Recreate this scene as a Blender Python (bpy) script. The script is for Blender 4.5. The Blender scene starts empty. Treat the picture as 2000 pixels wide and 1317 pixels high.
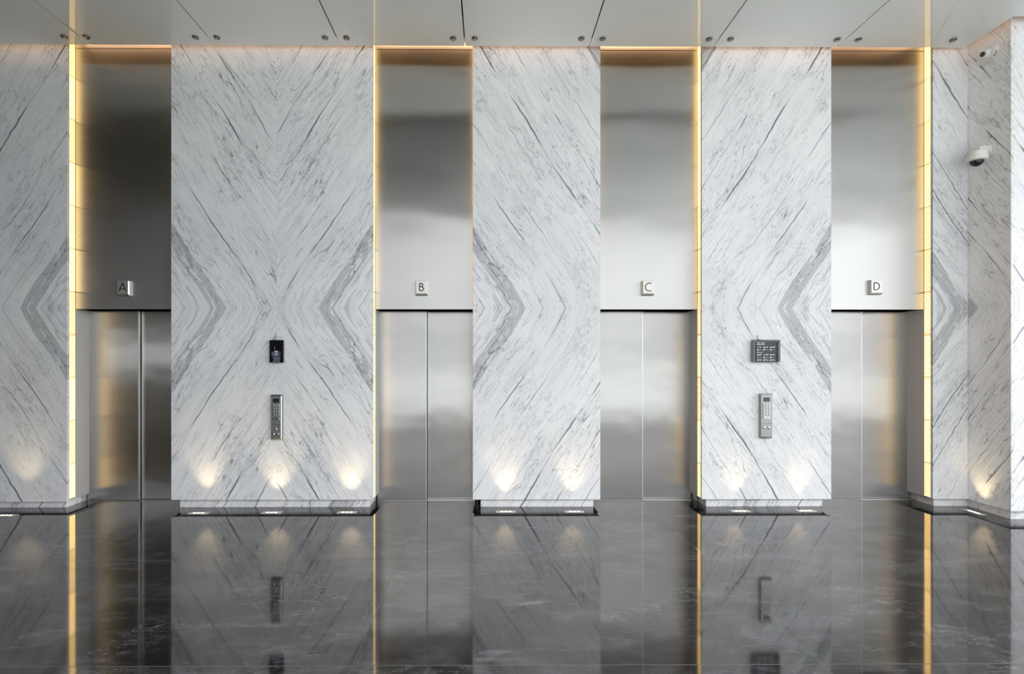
import bpy, bmesh, math, random
from mathutils import Vector, Matrix, Euler

random.seed(7)
scene = bpy.context.scene
COL = scene.collection
PI = math.pi

# ------------------------------------------------------------------ camera
W, H = 2000, 1317
F = 960.0
PPX, PPY = 960.0, 704.0
CAM_H, CAM_D = 1.803, 6.0
YAW = math.radians(0.3)
cam_d = bpy.data.cameras.new('camera')
cam = bpy.data.objects.new('camera', cam_d)
COL.objects.link(cam)
cam_d.sensor_width = 36.0
cam_d.sensor_fit = 'HORIZONTAL'
cam_d.lens = F / W * 36.0
cam_d.shift_x = (W / 2 - PPX) / W
cam_d.shift_y = (PPY - H / 2) / W
cam_d.clip_start = 0.05
cam.location = (0, -CAM_D, CAM_H)
cam.rotation_euler = (PI / 2, 0, -YAW)
scene.camera = cam
RC = cam.rotation_euler.to_matrix()
CL = Vector(cam.location)


def at(px, py, Y):
    d = RC @ Vector(((px - PPX) / F, (PPY - py) / F, -1.0))
    k = (Y - CL.y) / d.y
    return CL + d * k


def atf(px, py):
    """floor point under a pixel"""
    d = RC @ Vector(((px - PPX) / F, (PPY - py) / F, -1.0))
    return CL + d * (-CL.z / d.z)


def X(px, Y=0.0):
    return at(px, PPY, Y).x


# ------------------------------------------------------------------ node helpers
class NB:
    def __init__(self, tree):
        self.t = tree
        self.n = tree.nodes
        self.l = tree.links

    def node(self, typ, **kw):
        nd = self.n.new(typ)
        for k, v in kw.items():
            setattr(nd, k, v)
        return nd

    def put(self, sock, v):
        if v is None:
            return
        if isinstance(v, bpy.types.NodeSocket):
            self.l.new(v, sock)
        else:
            sock.default_value = v

    def m(self, op, a, b=None, c=None, clamp=False):
        nd = self.node('ShaderNodeMath', operation=op)
        nd.use_clamp = clamp
        self.put(nd.inputs[0], a)
        self.put(nd.inputs[1], b)
        self.put(nd.inputs[2], c)
        return nd.outputs[0]

    def add(self, a, b): return self.m('ADD', a, b)
    def sub(self, a, b): return self.m('SUBTRACT', a, b)
    def mul(self, a, b): return self.m('MULTIPLY', a, b)
    def absd(self, a, c): return self.m('ABSOLUTE', self.m('SUBTRACT', a, c))

    def ss(self, v, lo, hi, a=0.0, b=1.0):
        nd = self.node('ShaderNodeMapRange', interpolation_type='SMOOTHSTEP')
        self.put(nd.inputs['Value'], v)
        self.put(nd.inputs['From Min'], lo)
        self.put(nd.inputs['From Max'], hi)
        self.put(nd.inputs['To Min'], a)
        self.put(nd.inputs['To Max'], b)
        return nd.outputs['Result']

    def vec(self, x, y, z=0.0):
        nd = self.node('ShaderNodeCombineXYZ')
        self.put(nd.inputs[0], x)
        self.put(nd.inputs[1], y)
        self.put(nd.inputs[2], z)
        return nd.outputs[0]

    def sep(self, v):
        nd = self.node('ShaderNodeSeparateXYZ')
        self.l.new(v, nd.inputs[0])
        return nd.outputs

    def noise(self, v, scale=1.0, detail=2.0, rough=0.5, dist=0.0, out=0):
        nd = self.node('ShaderNodeTexNoise')
        self.put(nd.inputs['Vector'], v)
        nd.inputs['Scale'].default_value = scale
        nd.inputs['Detail'].default_value = detail
        nd.inputs['Roughness'].default_value = rough
        nd.inputs['Distortion'].default_value = dist
        return nd.outputs[out]

    def mix(self, f, a, b):
        nd = self.node('ShaderNodeMix', data_type='RGBA')
        self.put(nd.inputs['Factor'], f)
        self.put(nd.inputs[6], a)
        self.put(nd.inputs[7], b)
        return nd.outputs[2]


def new_mat(name):
    m = bpy.data.materials.new(name)
    m.use_nodes = True
    nb = NB(m.node_tree)
    for n in list(nb.n):
        nb.n.remove(n)
    out = nb.node('ShaderNodeOutputMaterial')
    bs = nb.node('ShaderNodeBsdfPrincipled')
    nb.l.new(bs.outputs[0], out.inputs[0])
    return m, nb, bs, out


def simple(name, col, rough=0.5, metal=0.0, var=0.03, vscale=40, spec=0.5):
    m, nb, bs, out = new_mat(name)
    tc = nb.node('ShaderNodeTexCoord')
    n = nb.noise(tc.outputs['Object'], vscale, 3)
    c0 = (*[max(0, c * (1 - var * 2)) for c in col], 1)
    c1 = (*[min(1, c * (1 + var * 2)) for c in col], 1)
    nb.l.new(nb.mix(n, c0, c1), bs.inputs['Base Color'])
    bs.inputs['Roughness'].default_value = rough
    bs.inputs['Metallic'].default_value = metal
    bs.inputs['Specular IOR Level'].default_value = spec
    return m


def emitter(name, col, strength):
    m, nb, bs, out = new_mat(name)
    bs.inputs['Base Color'].default_value = (*col, 1)
    bs.inputs['Emission Color'].default_value = (*col, 1)
    bs.inputs['Emission Strength'].default_value = strength
    return m


# ------------------------------------------------------------------ materials
def make_marble():
    m, nb, bs, out = new_mat('bookmatched_marble')
    uv = nb.node('ShaderNodeUVMap', uv_map='slab').outputs[0]
    sd = nb.node('ShaderNodeUVMap', uv_map='seed').outputs[0]
    u, v, _ = nb.sep(uv)
    sx = nb.sep(sd)[0]          # slab number
    seedz = nb.mul(sx, 0.13)
    A = math.radians(58)
    ca, sa = math.cos(A), math.sin(A)
    p0 = nb.vec(u, v, seedz)
    w1 = nb.sub(nb.noise(p0, 0.55, 1.0), 0.5)
    w2 = nb.sub(nb.noise(p0, 2.3, 2.0), 0.5)
    w3 = nb.sub(nb.noise(p0, 9.0, 2.0), 0.5)
    t0 = nb.add(nb.mul(u, sa), nb.mul(v, ca))
    s = nb.sub(nb.mul(u, ca), nb.mul(v, sa))
    t = nb.add(nb.add(t0, nb.mul(w1, 0.16)), nb.mul(w2, 0.035))
    tf = nb.add(t, nb.mul(w3, 0.012))

    def st(ts, ssc, k=0.0, tt=None):
        return nb.vec(nb.mul(tt or t, ts), nb.mul(s, ssc), nb.add(nb.mul(sx, 0.37), k))
    # soft grey streaking
    n1 = nb.noise(st(9, 0.8), 1.0, 4.0, 0.6)
    d = nb.mul(nb.ss(n1, 0.46, 0.80), 0.13)
    n2 = nb.noise(st(120, 3.0, 3.0), 1.0, 2.5, 0.6)
    d = nb.add(d, nb.mul(nb.ss(n2, 0.50, 0.78), 0.28))
    # masks
    mk1 = nb.ss(nb.noise(st(2.2, 0.9, 5.0), 1.0, 2.0), 0.42, 0.62)
    mk2 = nb.ss(nb.noise(st(3.0, 1.4, 9.0), 1.0, 2.0), 0.45, 0.65)
    # hairlines along the grain
    for (ts, ssc, k, wd, amt, mk) in ((5.5, 0.7, 11.0, 0.009, 0.48, mk1), (11.0, 1.5, 17.0, 0.014, 0.44, mk2),
                                      (21.0, 2.2, 23.0, 0.017, 0.36, mk1), (40.0, 3.2, 27.0, 0.028, 0.26, mk2)):
        n = nb.noise(st(ts, ssc, k), 1.0, 2.0, 0.5)
        ln = nb.ss(nb.absd(n, 0.5), 0.0, wd, 1.0, 0.0)
        d = nb.add(d, nb.mul(nb.mul(ln, mk), amt))
    # dashes: short dark flecks along the grain
    n = nb.noise(st(125, 8.5, 31.0), 1.0, 2.0, 0.55)
    mk3 = nb.ss(nb.noise(st(1.6, 1.1, 37.0), 1.0, 2.0), 0.46, 0.66)
    d = nb.add(d, nb.mul(nb.mul(nb.ss(n, 0.615, 0.69), mk3), 0.46))
    # wandering cross cracks
    wv = nb.noise(p0, 3.2, 3.0, 0.6, 0.0, 1)
    nd = nb.node('ShaderNodeVectorMath', operation='MULTIPLY_ADD')
    nb.l.new(wv, nd.inputs[0])
    nd.inputs[1].default_value = (0.55, 0.45, 0.0)
    nb.l.new(nb.vec(nb.mul(t, 5.2), nb.mul(s, 1.5), seedz), nd.inputs[2])
    nc = nb.noise(nd.outputs[0], 1.5, 6.0, 0.68)
    ck = nb.ss(nb.absd(nc, 0.5), 0.0, 0.016, 1.0, 0.0)
    mk4 = nb.mul(nb.ss(nb.noise(p0, 1.6, 2.0), 0.45, 0.60), nb.ss(nb.noise(st(7.0, 5.0, 43.0), 1.0, 3.0, 0.6), 0.40, 0.60))
    d = nb.add(d, nb.mul(nb.mul(ck, mk4), 0.48))
    # crackled, darker zone
    zone = nb.mul(nb.ss(nb.absd(t, 1.48), 0.06, 0.30, 1.0, 0.0), nb.ss(nb.noise(p0, 2.6, 3.0, 0.6), 0.40, 0.66))
    n = nb.noise(st(30, 8.0, 41.0, tf), 1.0, 6.0, 0.74)
    d = nb.add(d, nb.mul(nb.mul(zone, nb.ss(n, 0.52, 0.64)), 0.44))
    # broad grey band with white lenses
    bt = nb.add(t, nb.mul(nb.sub(nb.noise(st(1.0, 1.3, 45.0), 1.0, 2.0), 0.5), 0.05))
    bandA = nb.ss(nb.absd(bt, 0.475), 0.078, 0.088, 1.0, 0.0)
    bandB = nb.ss(nb.absd(bt, 0.27), 0.05, 0.10, 1.0, 0.0)
    bandC = nb.ss(nb.absd(bt, 3.0), 0.12, 0.13, 1.0, 0.0)
    er = nb.ss(nb.noise(st(26, 3.4, 51.0, tf), 1.0, 4.0, 0.6), 0.57, 0.61, 1.0, 0.0)
    er2 = nb.ss(nb.noise(st(24, 3.2, 57.0, tf), 1.0, 4.0, 0.6), 0.42, 0.50, 1.0, 0.0)
    d = nb.add(d, nb.mul(nb.mul(bandA, er), 0.34))
    d = nb.add(d, nb.mul(nb.mul(bandB, er2), 0.26))
    d = nb.add(d, nb.mul(bandC, 0.36))
    # long dark veins
    wl = nb.mul(nb.sub(nb.noise(st(0.35, 0.9, 61.0), 1.0, 3.0, 0.55), 0.5), 0.09)
    tl = nb.add(nb.add(t0, nb.mul(w1, 0.14)), nb.add(wl, nb.mul(w3, 0.018)))
    for i, (ti, wd, amt) in enumerate(((0.98, 0.014, 0.74), (0.74, 0.007, 0.5), (1.22, 0.011, 0.66), (1.80, 0.021, 0.76),
                                       (2.13, 0.018, 0.76), (1.58, 0.007, 0.55), (2.42, 0.009, 0.55), (0.12, 0.008, 0.5), (2.9, 0.012, 0.6))):
        wn = nb.ss(nb.noise(st(0.6, 1.7, 70.0 + i * 3.1), 1.0, 2.0), 0.36, 0.62, 0.25, 1.0)
        ln = nb.ss(nb.m('DIVIDE', nb.absd(tl, ti), nb.mul(wn, wd * 0.62)), 0.55, 1.0, 1.0, 0.0)
        d = nb.add(d, nb.mul(nb.mul(ln, wn), amt))
    d = nb.m('MINIMUM', d, 0.86)
    cloud = nb.noise(p0, 1.1, 2.0)
    base = nb.mix(nb.ss(cloud, 0.35, 0.7), (0.895, 0.90, 0.91, 1), (0.835, 0.845, 0.86, 1))
    col = nb.mix(d, base, (0.085, 0.092, 0.108, 1))
    nb.l.new(col, bs.inputs['Base Color'])
    bs.inputs['Roughness'].default_value = 0.16
    bs.inputs['IOR'].default_value = 1.45
    bs.inputs['Specular IOR Level'].default_value = 0.35
    return m


def make_floor():
    m, nb, bs, out = new_mat('black_granite')
    tc = nb.node('ShaderNodeTexCoord').outputs['Object']
    x, y, z = nb.sep(tc)
    TW, TD = 445 / 160.0, FLOOR_TD
    tx = nb.m('DIVIDE', nb.sub(x, X(826)), TW)
    ty = nb.m('DIVIDE', nb.sub(y, FLOOR_Y0), TD)
    fx = nb.m('FLOOR', tx)
    fy = nb.m('FLOOR', ty)
    jx = nb.mul(nb.m('SUBTRACT', 0.5, nb.absd(nb.m('FRACT', tx), 0.5)), TW)
    jy = nb.mul(nb.m('SUBTRACT', 0.5, nb.absd(nb.m('FRACT', ty), 0.5)), TD)
    jn = nb.m('MINIMUM', jx, nb.mul(jy, 0.6))
    joint = nb.ss(jn, 0.0008, 0.0020, 1.0, 0.0)
    tileid = nb.node('ShaderNodeTexWhiteNoise', noise_dimensions='2D')
    nb.l.new(nb.vec(fx, fy), tileid.inputs[0])
    # per tile pattern offset
    off = nb.node('ShaderNodeVectorMath', operation='MULTIPLY_ADD')
    nb.l.new(tileid.outputs['Color'], off.inputs[0])
    off.inputs[1].default_value = (7, 7, 7)
    nb.l.new(nb.vec(x, y, 0.0), off.inputs[2])
    p = off.outputs[0]
    wv = nb.noise(p, 1.3, 3.0, 0.55, 0.0, 1)
    wp = nb.node('ShaderNodeVectorMath', operation='MULTIPLY_ADD')
    nb.l.new(wv, wp.inputs[0])
    wp.inputs[1].default_value = (0.35, 0.22, 0.0)
    nb.l.new(p, wp.inputs[2])
    px, py, pz = nb.sep(wp.outputs[0])
    pp = nb.vec(nb.add(nb.mul(px, 0.75), nb.mul(py, 0.5)), nb.sub(nb.mul(py, 2.6), nb.mul(px, 0.35)), pz)
    n1 = nb.noise(pp, 1.3, 7.0, 0.62)
    v1 = nb.ss(nb.absd(n1, 0.5), 0.0, 0.014, 1.0, 0.0)
    n2 = nb.noise(pp, 3.4, 6.0, 0.62)
    v2 = nb.ss(nb.absd(n2, 0.52), 0.0, 0.016, 1.0, 0.0)
    mk = nb.ss(nb.noise(p, 1.1, 2.0), 0.42, 0.66)
    mkb = nb.ss(nb.noise(p, 2.4, 3.0), 0.52, 0.66)
    grain = nb.noise(p, 240.0, 2.0, 0.7)
    gm = nb.ss(grain, 0.46, 0.72)
    cloud = nb.ss(nb.noise(nb.vec(nb.mul(px, 1.2), nb.mul(py, 2.2), pz), 1.5, 5.0, 0.6), 0.46, 0.62)
    streak = nb.ss(nb.noise(nb.vec(nb.mul(px, 3.0), nb.mul(py, 16.0), pz), 1.0, 4.0, 0.65), 0.50, 0.78)
    a = nb.mul(nb.mul(v1, mk), nb.mul(nb.add(gm, 0.2), 0.20))
    a = nb.add(a, nb.mul(nb.mul(v2, mkb), nb.mul(nb.add(gm, 0.2), 0.20)))
    a = nb.add(a, nb.mul(nb.mul(cloud, nb.add(gm, 0.10)), 0.115))
    a = nb.add(a, nb.mul(nb.mul(streak, nb.add(gm, 0.2)), 0.10))
    patch = nb.ss(nb.noise(pp, 1.05, 3.0, 0.5), 0.70, 0.72)
    a = nb.add(a, nb.mul(nb.mul(patch, nb.add(gm, 0.1)), 0.22))
    col = nb.mix(a, (0.008, 0.0076, 0.008, 1), (0.95, 0.95, 0.98, 1))
    col = nb.mix(joint, col, (0.075, 0.075, 0.075, 1))
    nb.l.new(col, bs.inputs['Base Color'])
    rg = nb.add(nb.mul(joint, 0.4), nb.add(0.045, nb.mul(nb.noise(p, 5.0, 2.0), 0.02)))
    nb.l.new(rg, bs.inputs['Roughness'])
    bs.inputs['IOR'].default_value = 2.1
    # each slab lies a hair out of level
    ge = nb.node('ShaderNodeNewGeometry')
    tl = nb.node('ShaderNodeVectorMath', operation='MULTIPLY_ADD')
    nb.l.new(tileid.outputs['Color'], tl.inputs[0])
    tl.inputs[1].default_value = (0.0026, 0.0016, 0)
    tl.inputs[2].default_value = (-0.0013, -0.0008, 0)
    ad = nb.node('ShaderNodeVectorMath', operation='ADD')
    nb.l.new(ge.outputs['Normal'], ad.inputs[0])
    nb.l.new(tl.outputs[0], ad.inputs[1])
    nm = nb.node('ShaderNodeVectorMath', operation='NORMALIZE')
    nb.l.new(ad.outputs[0], nm.inputs[0])
    nb.l.new(nm.outputs[0], bs.inputs['Normal'])
    return m


def make_steel(name, col, rough, aniso, wave, wscale=(0.9, 0.9, 1.6)):
    m, nb, bs, out = new_mat(name)
    ge = nb.node('ShaderNodeNewGeometry')
    x, y, z = nb.sep(ge.outputs['Position'])
    g = nb.noise(nb.vec(nb.mul(x, 600.0), nb.mul(y, 600.0), nb.mul(z, 3.0)), 1.0, 3.0, 0.6)
    g2 = nb.noise(nb.vec(nb.mul(x, 14.0), nb.mul(y, 14.0), nb.mul(z, 0.25)), 1.0, 3.0, 0.6)
    k = nb.add(nb.mul(g, 0.6), nb.mul(g2, 0.4))
    c0 = (*[c * 0.96 for c in col], 1)
    c1 = (*[min(1, c * 1.04) for c in col], 1)
    nb.l.new(nb.mix(k, c0, c1), bs.inputs['Base Color'])
    bs.inputs['Metallic'].default_value = 1.0
    nb.l.new(nb.add(rough - 0.01, nb.mul(g, 0.02)), bs.inputs['Roughness'])
    bs.inputs['Anisotropic'].default_value = aniso
    # upright brushing: the sheen spreads sideways, across the grain
    cr = nb.node('ShaderNodeVectorMath', operation='CROSS_PRODUCT')
    nb.l.new(ge.outputs['True Normal'], cr.inputs[0])
    cr.inputs[1].default_value = (0, 0, 1)
    nb.l.new(cr.outputs[0], bs.inputs['Tangent'])
    bp = nb.node('ShaderNodeBump')
    wn = nb.noise(nb.vec(nb.mul(x, wscale[0]), nb.mul(y, wscale[1]), nb.mul(z, wscale[2])), 1.0, 1.0, 0.4)
    nb.l.new(wn, bp.inputs['Height'])
    bp.inputs['Strength'].default_value = 1.0
    bp.inputs['Distance'].default_value = wave
    nb.l.new(bp.outputs[0], bs.inputs['Normal'])
    return m


def make_led():
    m, nb, bs, out = new_mat('led_tape_glow')
    ge = nb.node('ShaderNodeNewGeometry')
    x, y, z = nb.sep(ge.outputs['Position'])
    fr = nb.absd(nb.m('FRACT', nb.m('DIVIDE', z, 0.0213)), 0.5)
    dot = nb.ss(fr, 0.20, 0.42, 1.0, 0.0)
    seg = nb.ss(nb.absd(nb.m('FRACT', nb.m('DIVIDE', z, 0.53)), 0.5), 0.482, 0.488, 1.0, 0.25)
    lvl = nb.ss(nb.noise(nb.vec(nb.m('FLOOR', nb.m('DIVIDE', z, 0.53)), x, y), 1.3, 1.0), 0.3, 0.7, 0.7, 1.25)
    st = nb.mul(nb.mul(nb.add(nb.mul(dot, LED_S), LED_S * 0.16), seg), lvl)
    nb.l.new(nb.mix(dot, (1.0, 0.46, 0.08, 1), (1.0, 0.66, 0.25, 1)), bs.inputs['Emission Color'])
    nb.l.new(st, bs.inputs['Emission Strength'])
    bs.inputs['Base Color'].default_value = (0.8, 0.65, 0.3, 1)
    return m


def make_ceiling_glass():
    m, nb, bs, out = new_mat('backpainted_glass')
    tc = nb.node('ShaderNodeTexCoord').outputs['Object']
    n = nb.noise(tc, 0.6, 2.0)
    nb.l.new(nb.mix(n, (0.78, 0.81, 0.80, 1), (0.82, 0.84, 0.83, 1)), bs.inputs['Base Color'])
    bs.inputs['Roughness'].default_value = 0.6
    bs.inputs['Specular IOR Level'].default_value = 0.15
    bs.inputs['Coat Weight'].default_value = 1.0
    bs.inputs['Coat Roughness'].default_value = 0.012
    bs.inputs['Coat IOR'].default_value = 1.62
    return m


def make_clear(name, tint=(0.995, 0.998, 0.998), refl=0.025):
    m, nb, bs, out = new_mat(name)
    nb.n.remove(bs)
    tr = nb.node('ShaderNodeBsdfTransparent')
    tr.inputs[0].default_value = (*tint, 1)
    gl = nb.node('ShaderNodeBsdfGlossy')
    gl.inputs['Roughness'].default_value = 0.02
    mx = nb.node('ShaderNodeMixShader')
    mx.inputs[0].default_value = refl
    nb.l.new(tr.outputs[0], mx.inputs[1])
    nb.l.new(gl.outputs[0], mx.inputs[2])
    nb.l.new(mx.outputs[0], out.inputs[0])
    return m


LED_S = 3.3
FLOOR_TD = abs(atf(960, 1093).y - atf(960, 1300).y)
FLOOR_Y0 = atf(960, 1093).y

M = {}
M['marble'] = make_marble()
M['floor'] = make_floor()
M['steel'] = make_steel('brushed_steel_header', (0.42, 0.42, 0.413), 0.27, 0.96, 0.013)
M['door'] = make_steel('brushed_steel_door', (0.395, 0.395, 0.39), 0.27, 0.90, 0.0065, (1.7, 1.7, 2.6))
M['jamb'] = make_steel('brushed_steel_jamb', (0.60, 0.595, 0.59), 0.50, 0.3, 0.0)
M['jamb'].node_tree.nodes['Principled BSDF'].inputs['Metallic'].default_value = 0.35
M['led'] = make_led()
M['cove'] = emitter('cove_led_glow', (1.0, 0.62, 0.36), 6.5)
M['ceil'] = make_ceiling_glass()
M['dark'] = simple('dark_plenum', (0.012, 0.012, 0.012), 0.8)
M['soffit'] = simple('cove_plaster', (0.50, 0.47, 0.43), 0.8)
M['cap'] = simple('bronze_cap', (0.20, 0.18, 0.16), 0.32, 1.0, 0.1)
M['bronze'] = simple('ceiling_shade_dark', (0.075, 0.068, 0.060), 0.5)  # not real bronze: shade of the left ceiling put into the colour
M['shadegrey'] = simple('ceiling_shade_grey', (0.27, 0.275, 0.27), 0.5)  # ceiling shade put into the colour, a step lighter than the left
M['alu'] = simple('aluminium', (0.72, 0.72, 0.72), 0.35, 1.0)
M['sign'] = make_steel('satin_plate', (0.56, 0.545, 0.53), 0.42, 0.2, 0.0)
M['black'] = simple('black_paint', (0.012, 0.012, 0.014), 0.45)
M['blackglass'] = simple('black_glass', (0.010, 0.010, 0.013), 0.06)
M['bezel'] = simple('grey_bezel', (0.115, 0.125, 0.145), 0.35)
M['screen'] = simple('grey_screen', (0.055, 0.062, 0.068), 0.12, 0, 0.3, 25)
M['slate'] = simple('violet_grey_print', (0.065, 0.068, 0.115), 0.35)
M['white'] = simple('white_print', (0.82, 0.84, 0.86), 0.5)
M['paleprint'] = simple('pale_print', (0.22, 0.23, 0.29), 0.5)
M['keysteel'] = make_steel('keypad_steel', (0.36, 0.37, 0.36), 0.40, 0.2, 0.0)
M['key'] = simple('key_metal', (0.78, 0.78, 0.78), 0.25, 1.0)
M['button'] = simple('button_metal', (0.62, 0.61, 0.59), 0.3, 1.0)
M['lcd'] = simple('lcd_glass', (0.03, 0.036, 0.042), 0.1)
M['clear'] = make_clear('clear_acrylic')
M['camwhite'] = simple('white_plastic', (0.78, 0.78, 0.76), 0.32)
M['camdark'] = simple('smoked_dome', (0.010, 0.010, 0.018), 0.04)
M['lens'] = simple('dark_lens', (0.05, 0.047, 0.042), 0.15)
M['uptrim'] = simple('uplight_trim', (0.62, 0.62, 0.62), 0.45, 0.2)
M['uplens'] = emitter('uplight_lens', (1.0, 0.74, 0.42), 5.0)
M['stonewall'] = simple('dark_stone_wall', (0.11, 0.105, 0.10), 0.5)
M['mullion'] = simple('dark_mullion', (0.05, 0.05, 0.052), 0.4)
M['paving'] = simple('outside_paving', (0.46, 0.47, 0.46), 0.8, 0, 0.1, 0.6)


# ------------------------------------------------------------------ mesh helpers
def link_mesh(name, bm, mat, parent=None):
    me = bpy.data.meshes.new(name)
    bm.normal_update()
    bm.to_mesh(me)
    bm.free()
    for mm in (mat if isinstance(mat, (list, tuple)) else [mat]):
        me.materials.append(mm)
    o = bpy.data.objects.new(name, me)
    COL.objects.link(o)
    if parent:
        o.parent = parent
    return o


def box_bm(x0, x1, y0, y1, z0, z1, bevel=0.0, bm=None):
    own = bm is None
    bm = bm or bmesh.new()
    vs = [bm.verts.new(p) for p in ((x0, y0, z0), (x1, y0, z0), (x1, y1, z0), (x0, y1, z0),
                                    (x0, y0, z1), (x1, y0, z1), (x1, y1, z1), (x0, y1, z1))]
    fs = [(0, 3, 2, 1), (4, 5, 6, 7), (0, 1, 5, 4), (1, 2, 6, 5), (2, 3, 7, 6), (3, 0, 4, 7)]
    faces = [bm.faces.new([vs[i] for i in f]) for f in fs]
    if bevel > 0:
        es = list({e for f in faces for e in f.edges})
        bmesh.ops.bevel(bm, geom=es, offset=bevel, segments=2, affect='EDGES', profile=0.7)
    return bm


def box(name, x0, x1, y0, y1, z0, z1, mat, parent=None, bevel=0.0):
    if x0 > x1: x0, x1 = x1, x0
    if y0 > y1: y0, y1 = y1, y0
    if z0 > z1: z0, z1 = z1, z0
    return link_mesh(name, box_bm(x0, x1, y0, y1, z0, z1, bevel), mat, parent)


def lathe_bm(profile, segs=32, axis='Z', bm=None):
    """profile: list of (r, h). Revolved round the axis; r=0 ends close."""
    bm = bm or bmesh.new()
    rings = []
    for r, h in profile:
        if r < 1e-6:
            rings.append([bm.verts.new((0, 0, h))])
        else:
            rings.append([bm.verts.new((r * math.cos(2 * PI * i / segs), r * math.sin(2 * PI * i / segs), h)) for i in range(segs)])
    for a, b in zip(rings, rings[1:]):
        if len(a) == 1 and len(b) == 1:
            continue
        for i in range(segs):
            j = (i + 1) % segs
            if len(a) == 1:
                bm.faces.new((a[0], b[j], b[i]))
            elif len(b) == 1:
                bm.faces.new((a[i], a[j], b[0]))
            else:
                bm.faces.new((a[i], a[j], b[j], b[i]))
    bmesh.ops.recalc_face_normals(bm, faces=bm.faces)
    for f in bm.faces:
        f.smooth = True
    if axis == '-Y':
        bmesh.ops.rotate(bm, verts=bm.verts, cent=(0, 0, 0), matrix=Matrix.Rotation(PI / 2, 3, 'X'))
    if axis == '-X':
        bmesh.ops.rotate(bm, verts=bm.verts, cent=(0, 0, 0), matrix=Matrix.Rotation(-PI / 2, 3, 'Y'))
    return bm


def poly_prism_bm(pts, d0, d1, bm=None, axis='Y', bevel=0.0):
    """outline pts (a,b) in XZ (axis Y) or YZ (axis X), extruded between d0 and d1"""
    bm = bm or bmesh.new()
    def P(a, b, d):
        return (a, d, b) if axis == 'Y' else (d, a, b)
    lo = [bm.verts.new(P(a, b, d0)) for a, b in pts]
    hi = [bm.verts.new(P(a, b, d1)) for a, b in pts]
    n = len(pts)
    bm.faces.new(lo)
    bm.faces.new(list(reversed(hi)))
    for i in range(n):
        j = (i + 1) % n
        bm.faces.new((lo[j], lo[i], hi[i], hi[j]))
    bmesh.ops.recalc_face_normals(bm, faces=bm.faces)
    if bevel:
        es = [e for e in bm.edges if all(abs((v.co.y if axis == 'Y' else v.co.x) - d0) < 1e-6 for v in e.verts)]
        bmesh.ops.bevel(bm, geom=es, offset=bevel, segments=2, affect='EDGES')
    return bm


def stroke_bm(bm, pts, wid, y0, y1, closed=False):
    """a pen stroke of constant width in the XZ plane"""
    n = len(pts)
    L, R = [], []
    for i in range(n):
        p = Vector(pts[i])
        a = Vector(pts[i - 1]) if (i > 0 or closed) else None
        b = Vector(pts[(i + 1) % n]) if (i < n - 1 or closed) else None
        d1 = (p - a).normalized() if a is not None else None
        d2 = (b - p).normalized() if b is not None else None
        if d1 is None: d1 = d2
        if d2 is None: d2 = d1
        n1 = Vector((-d1.y, d1.x)); n2 = Vector((-d2.y, d2.x))
        mt = (n1 + n2)
        if mt.length < 1e-4:
            mt = n1
        mt.normalize()
        k = wid / 2 / max(0.35, mt.dot(n1))
        L.append(p + mt * k); R.append(p - mt * k)
    def V(p, y): return bm.verts.new((p.x, y, p.y))
    l0 = [V(p, y0) for p in L]; r0 = [V(p, y0) for p in R]
    l1 = [V(p, y1) for p in L]; r1 = [V(p, y1) for p in R]
    rng = range(n if closed else n - 1)
    for i in rng:
        j = (i + 1) % n
        bm.faces.new((l0[i], l0[j], r0[j], r0[i]))
        bm.faces.new((l1[j], l1[i], r1[i], r1[j]))
        bm.faces.new((l0[j], l0[i], l1[i], l1[j]))
        bm.faces.new((r0[i], r0[j], r1[j], r1[i]))
    if not closed:
        for i in (0, n - 1):
            bm.faces.new((l0[i], r0[i], r1[i], l1[i]))
    return bm


def arc(cx, cz, r, a0, a1, n=28, rz=None):
    rz = rz or r
    return [(cx + r * math.cos(math.radians(a0 + (a1 - a0) * i / n)), cz + rz * math.sin(math.radians(a0 + (a1 - a0) * i / n))) for i in range(n + 1)]


def empty(name, loc):
    o = bpy.data.objects.new(name, None)
    o.empty_display_size = 0.1
    COL.objects.link(o)
    o.location = loc
    return o


def tag(o, label=None, cat=None, group=None, kind=None):
    if label: o['label'] = label
    if cat: o['category'] = cat
    if group: o['group'] = group
    if kind: o['kind'] = kind
    return o


def thing(name, loc, label, cat, group=None):
    return tag(empty(name, loc), label, cat, group)


def copy_tree(o, parent=None):
    c = o.copy()
    COL.objects.link(c)
    c.parent = parent
    for ch in list(o.children):
        copy_tree(ch, c)
    return c


def structure(o, label=None):
    o['kind'] = 'structure'
    if label: o['label'] = label
    return o


# ------------------------------------------------------------------ key measures
Z_BOT = 0.102                       # underside of the hung marble
Z_JOINT = at(960, 602.5, 0).z       # level joint of the marble
Z_CEIL = at(960, 90, -0.08).z       # ceiling glass
Z_TOP = Z_CEIL + 0.38               # structural soffit above the cove
Y_EDGE = -0.08
Y_HEAD = 0.12
Y_DOOR = 0.33
Y_BACK = -6.45
XL, XR = -10.5, 12.5

# panel edges (x) : each pier between openings
P1 = (-8.9, X(131))
P2 = (X(334.5), X(728.5))
P3 = (X(923.5), X(1172.5))
P4 = (X(1370.5), X(1623.5))
P5 = (X(1822), X(1890))
OPEN = {'A': (P1[1], P2[0]), 'B': (P2[1], P3[0]), 'C': (P3[1], P4[0]), 'D': (P4[1], P5[0])}


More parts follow.
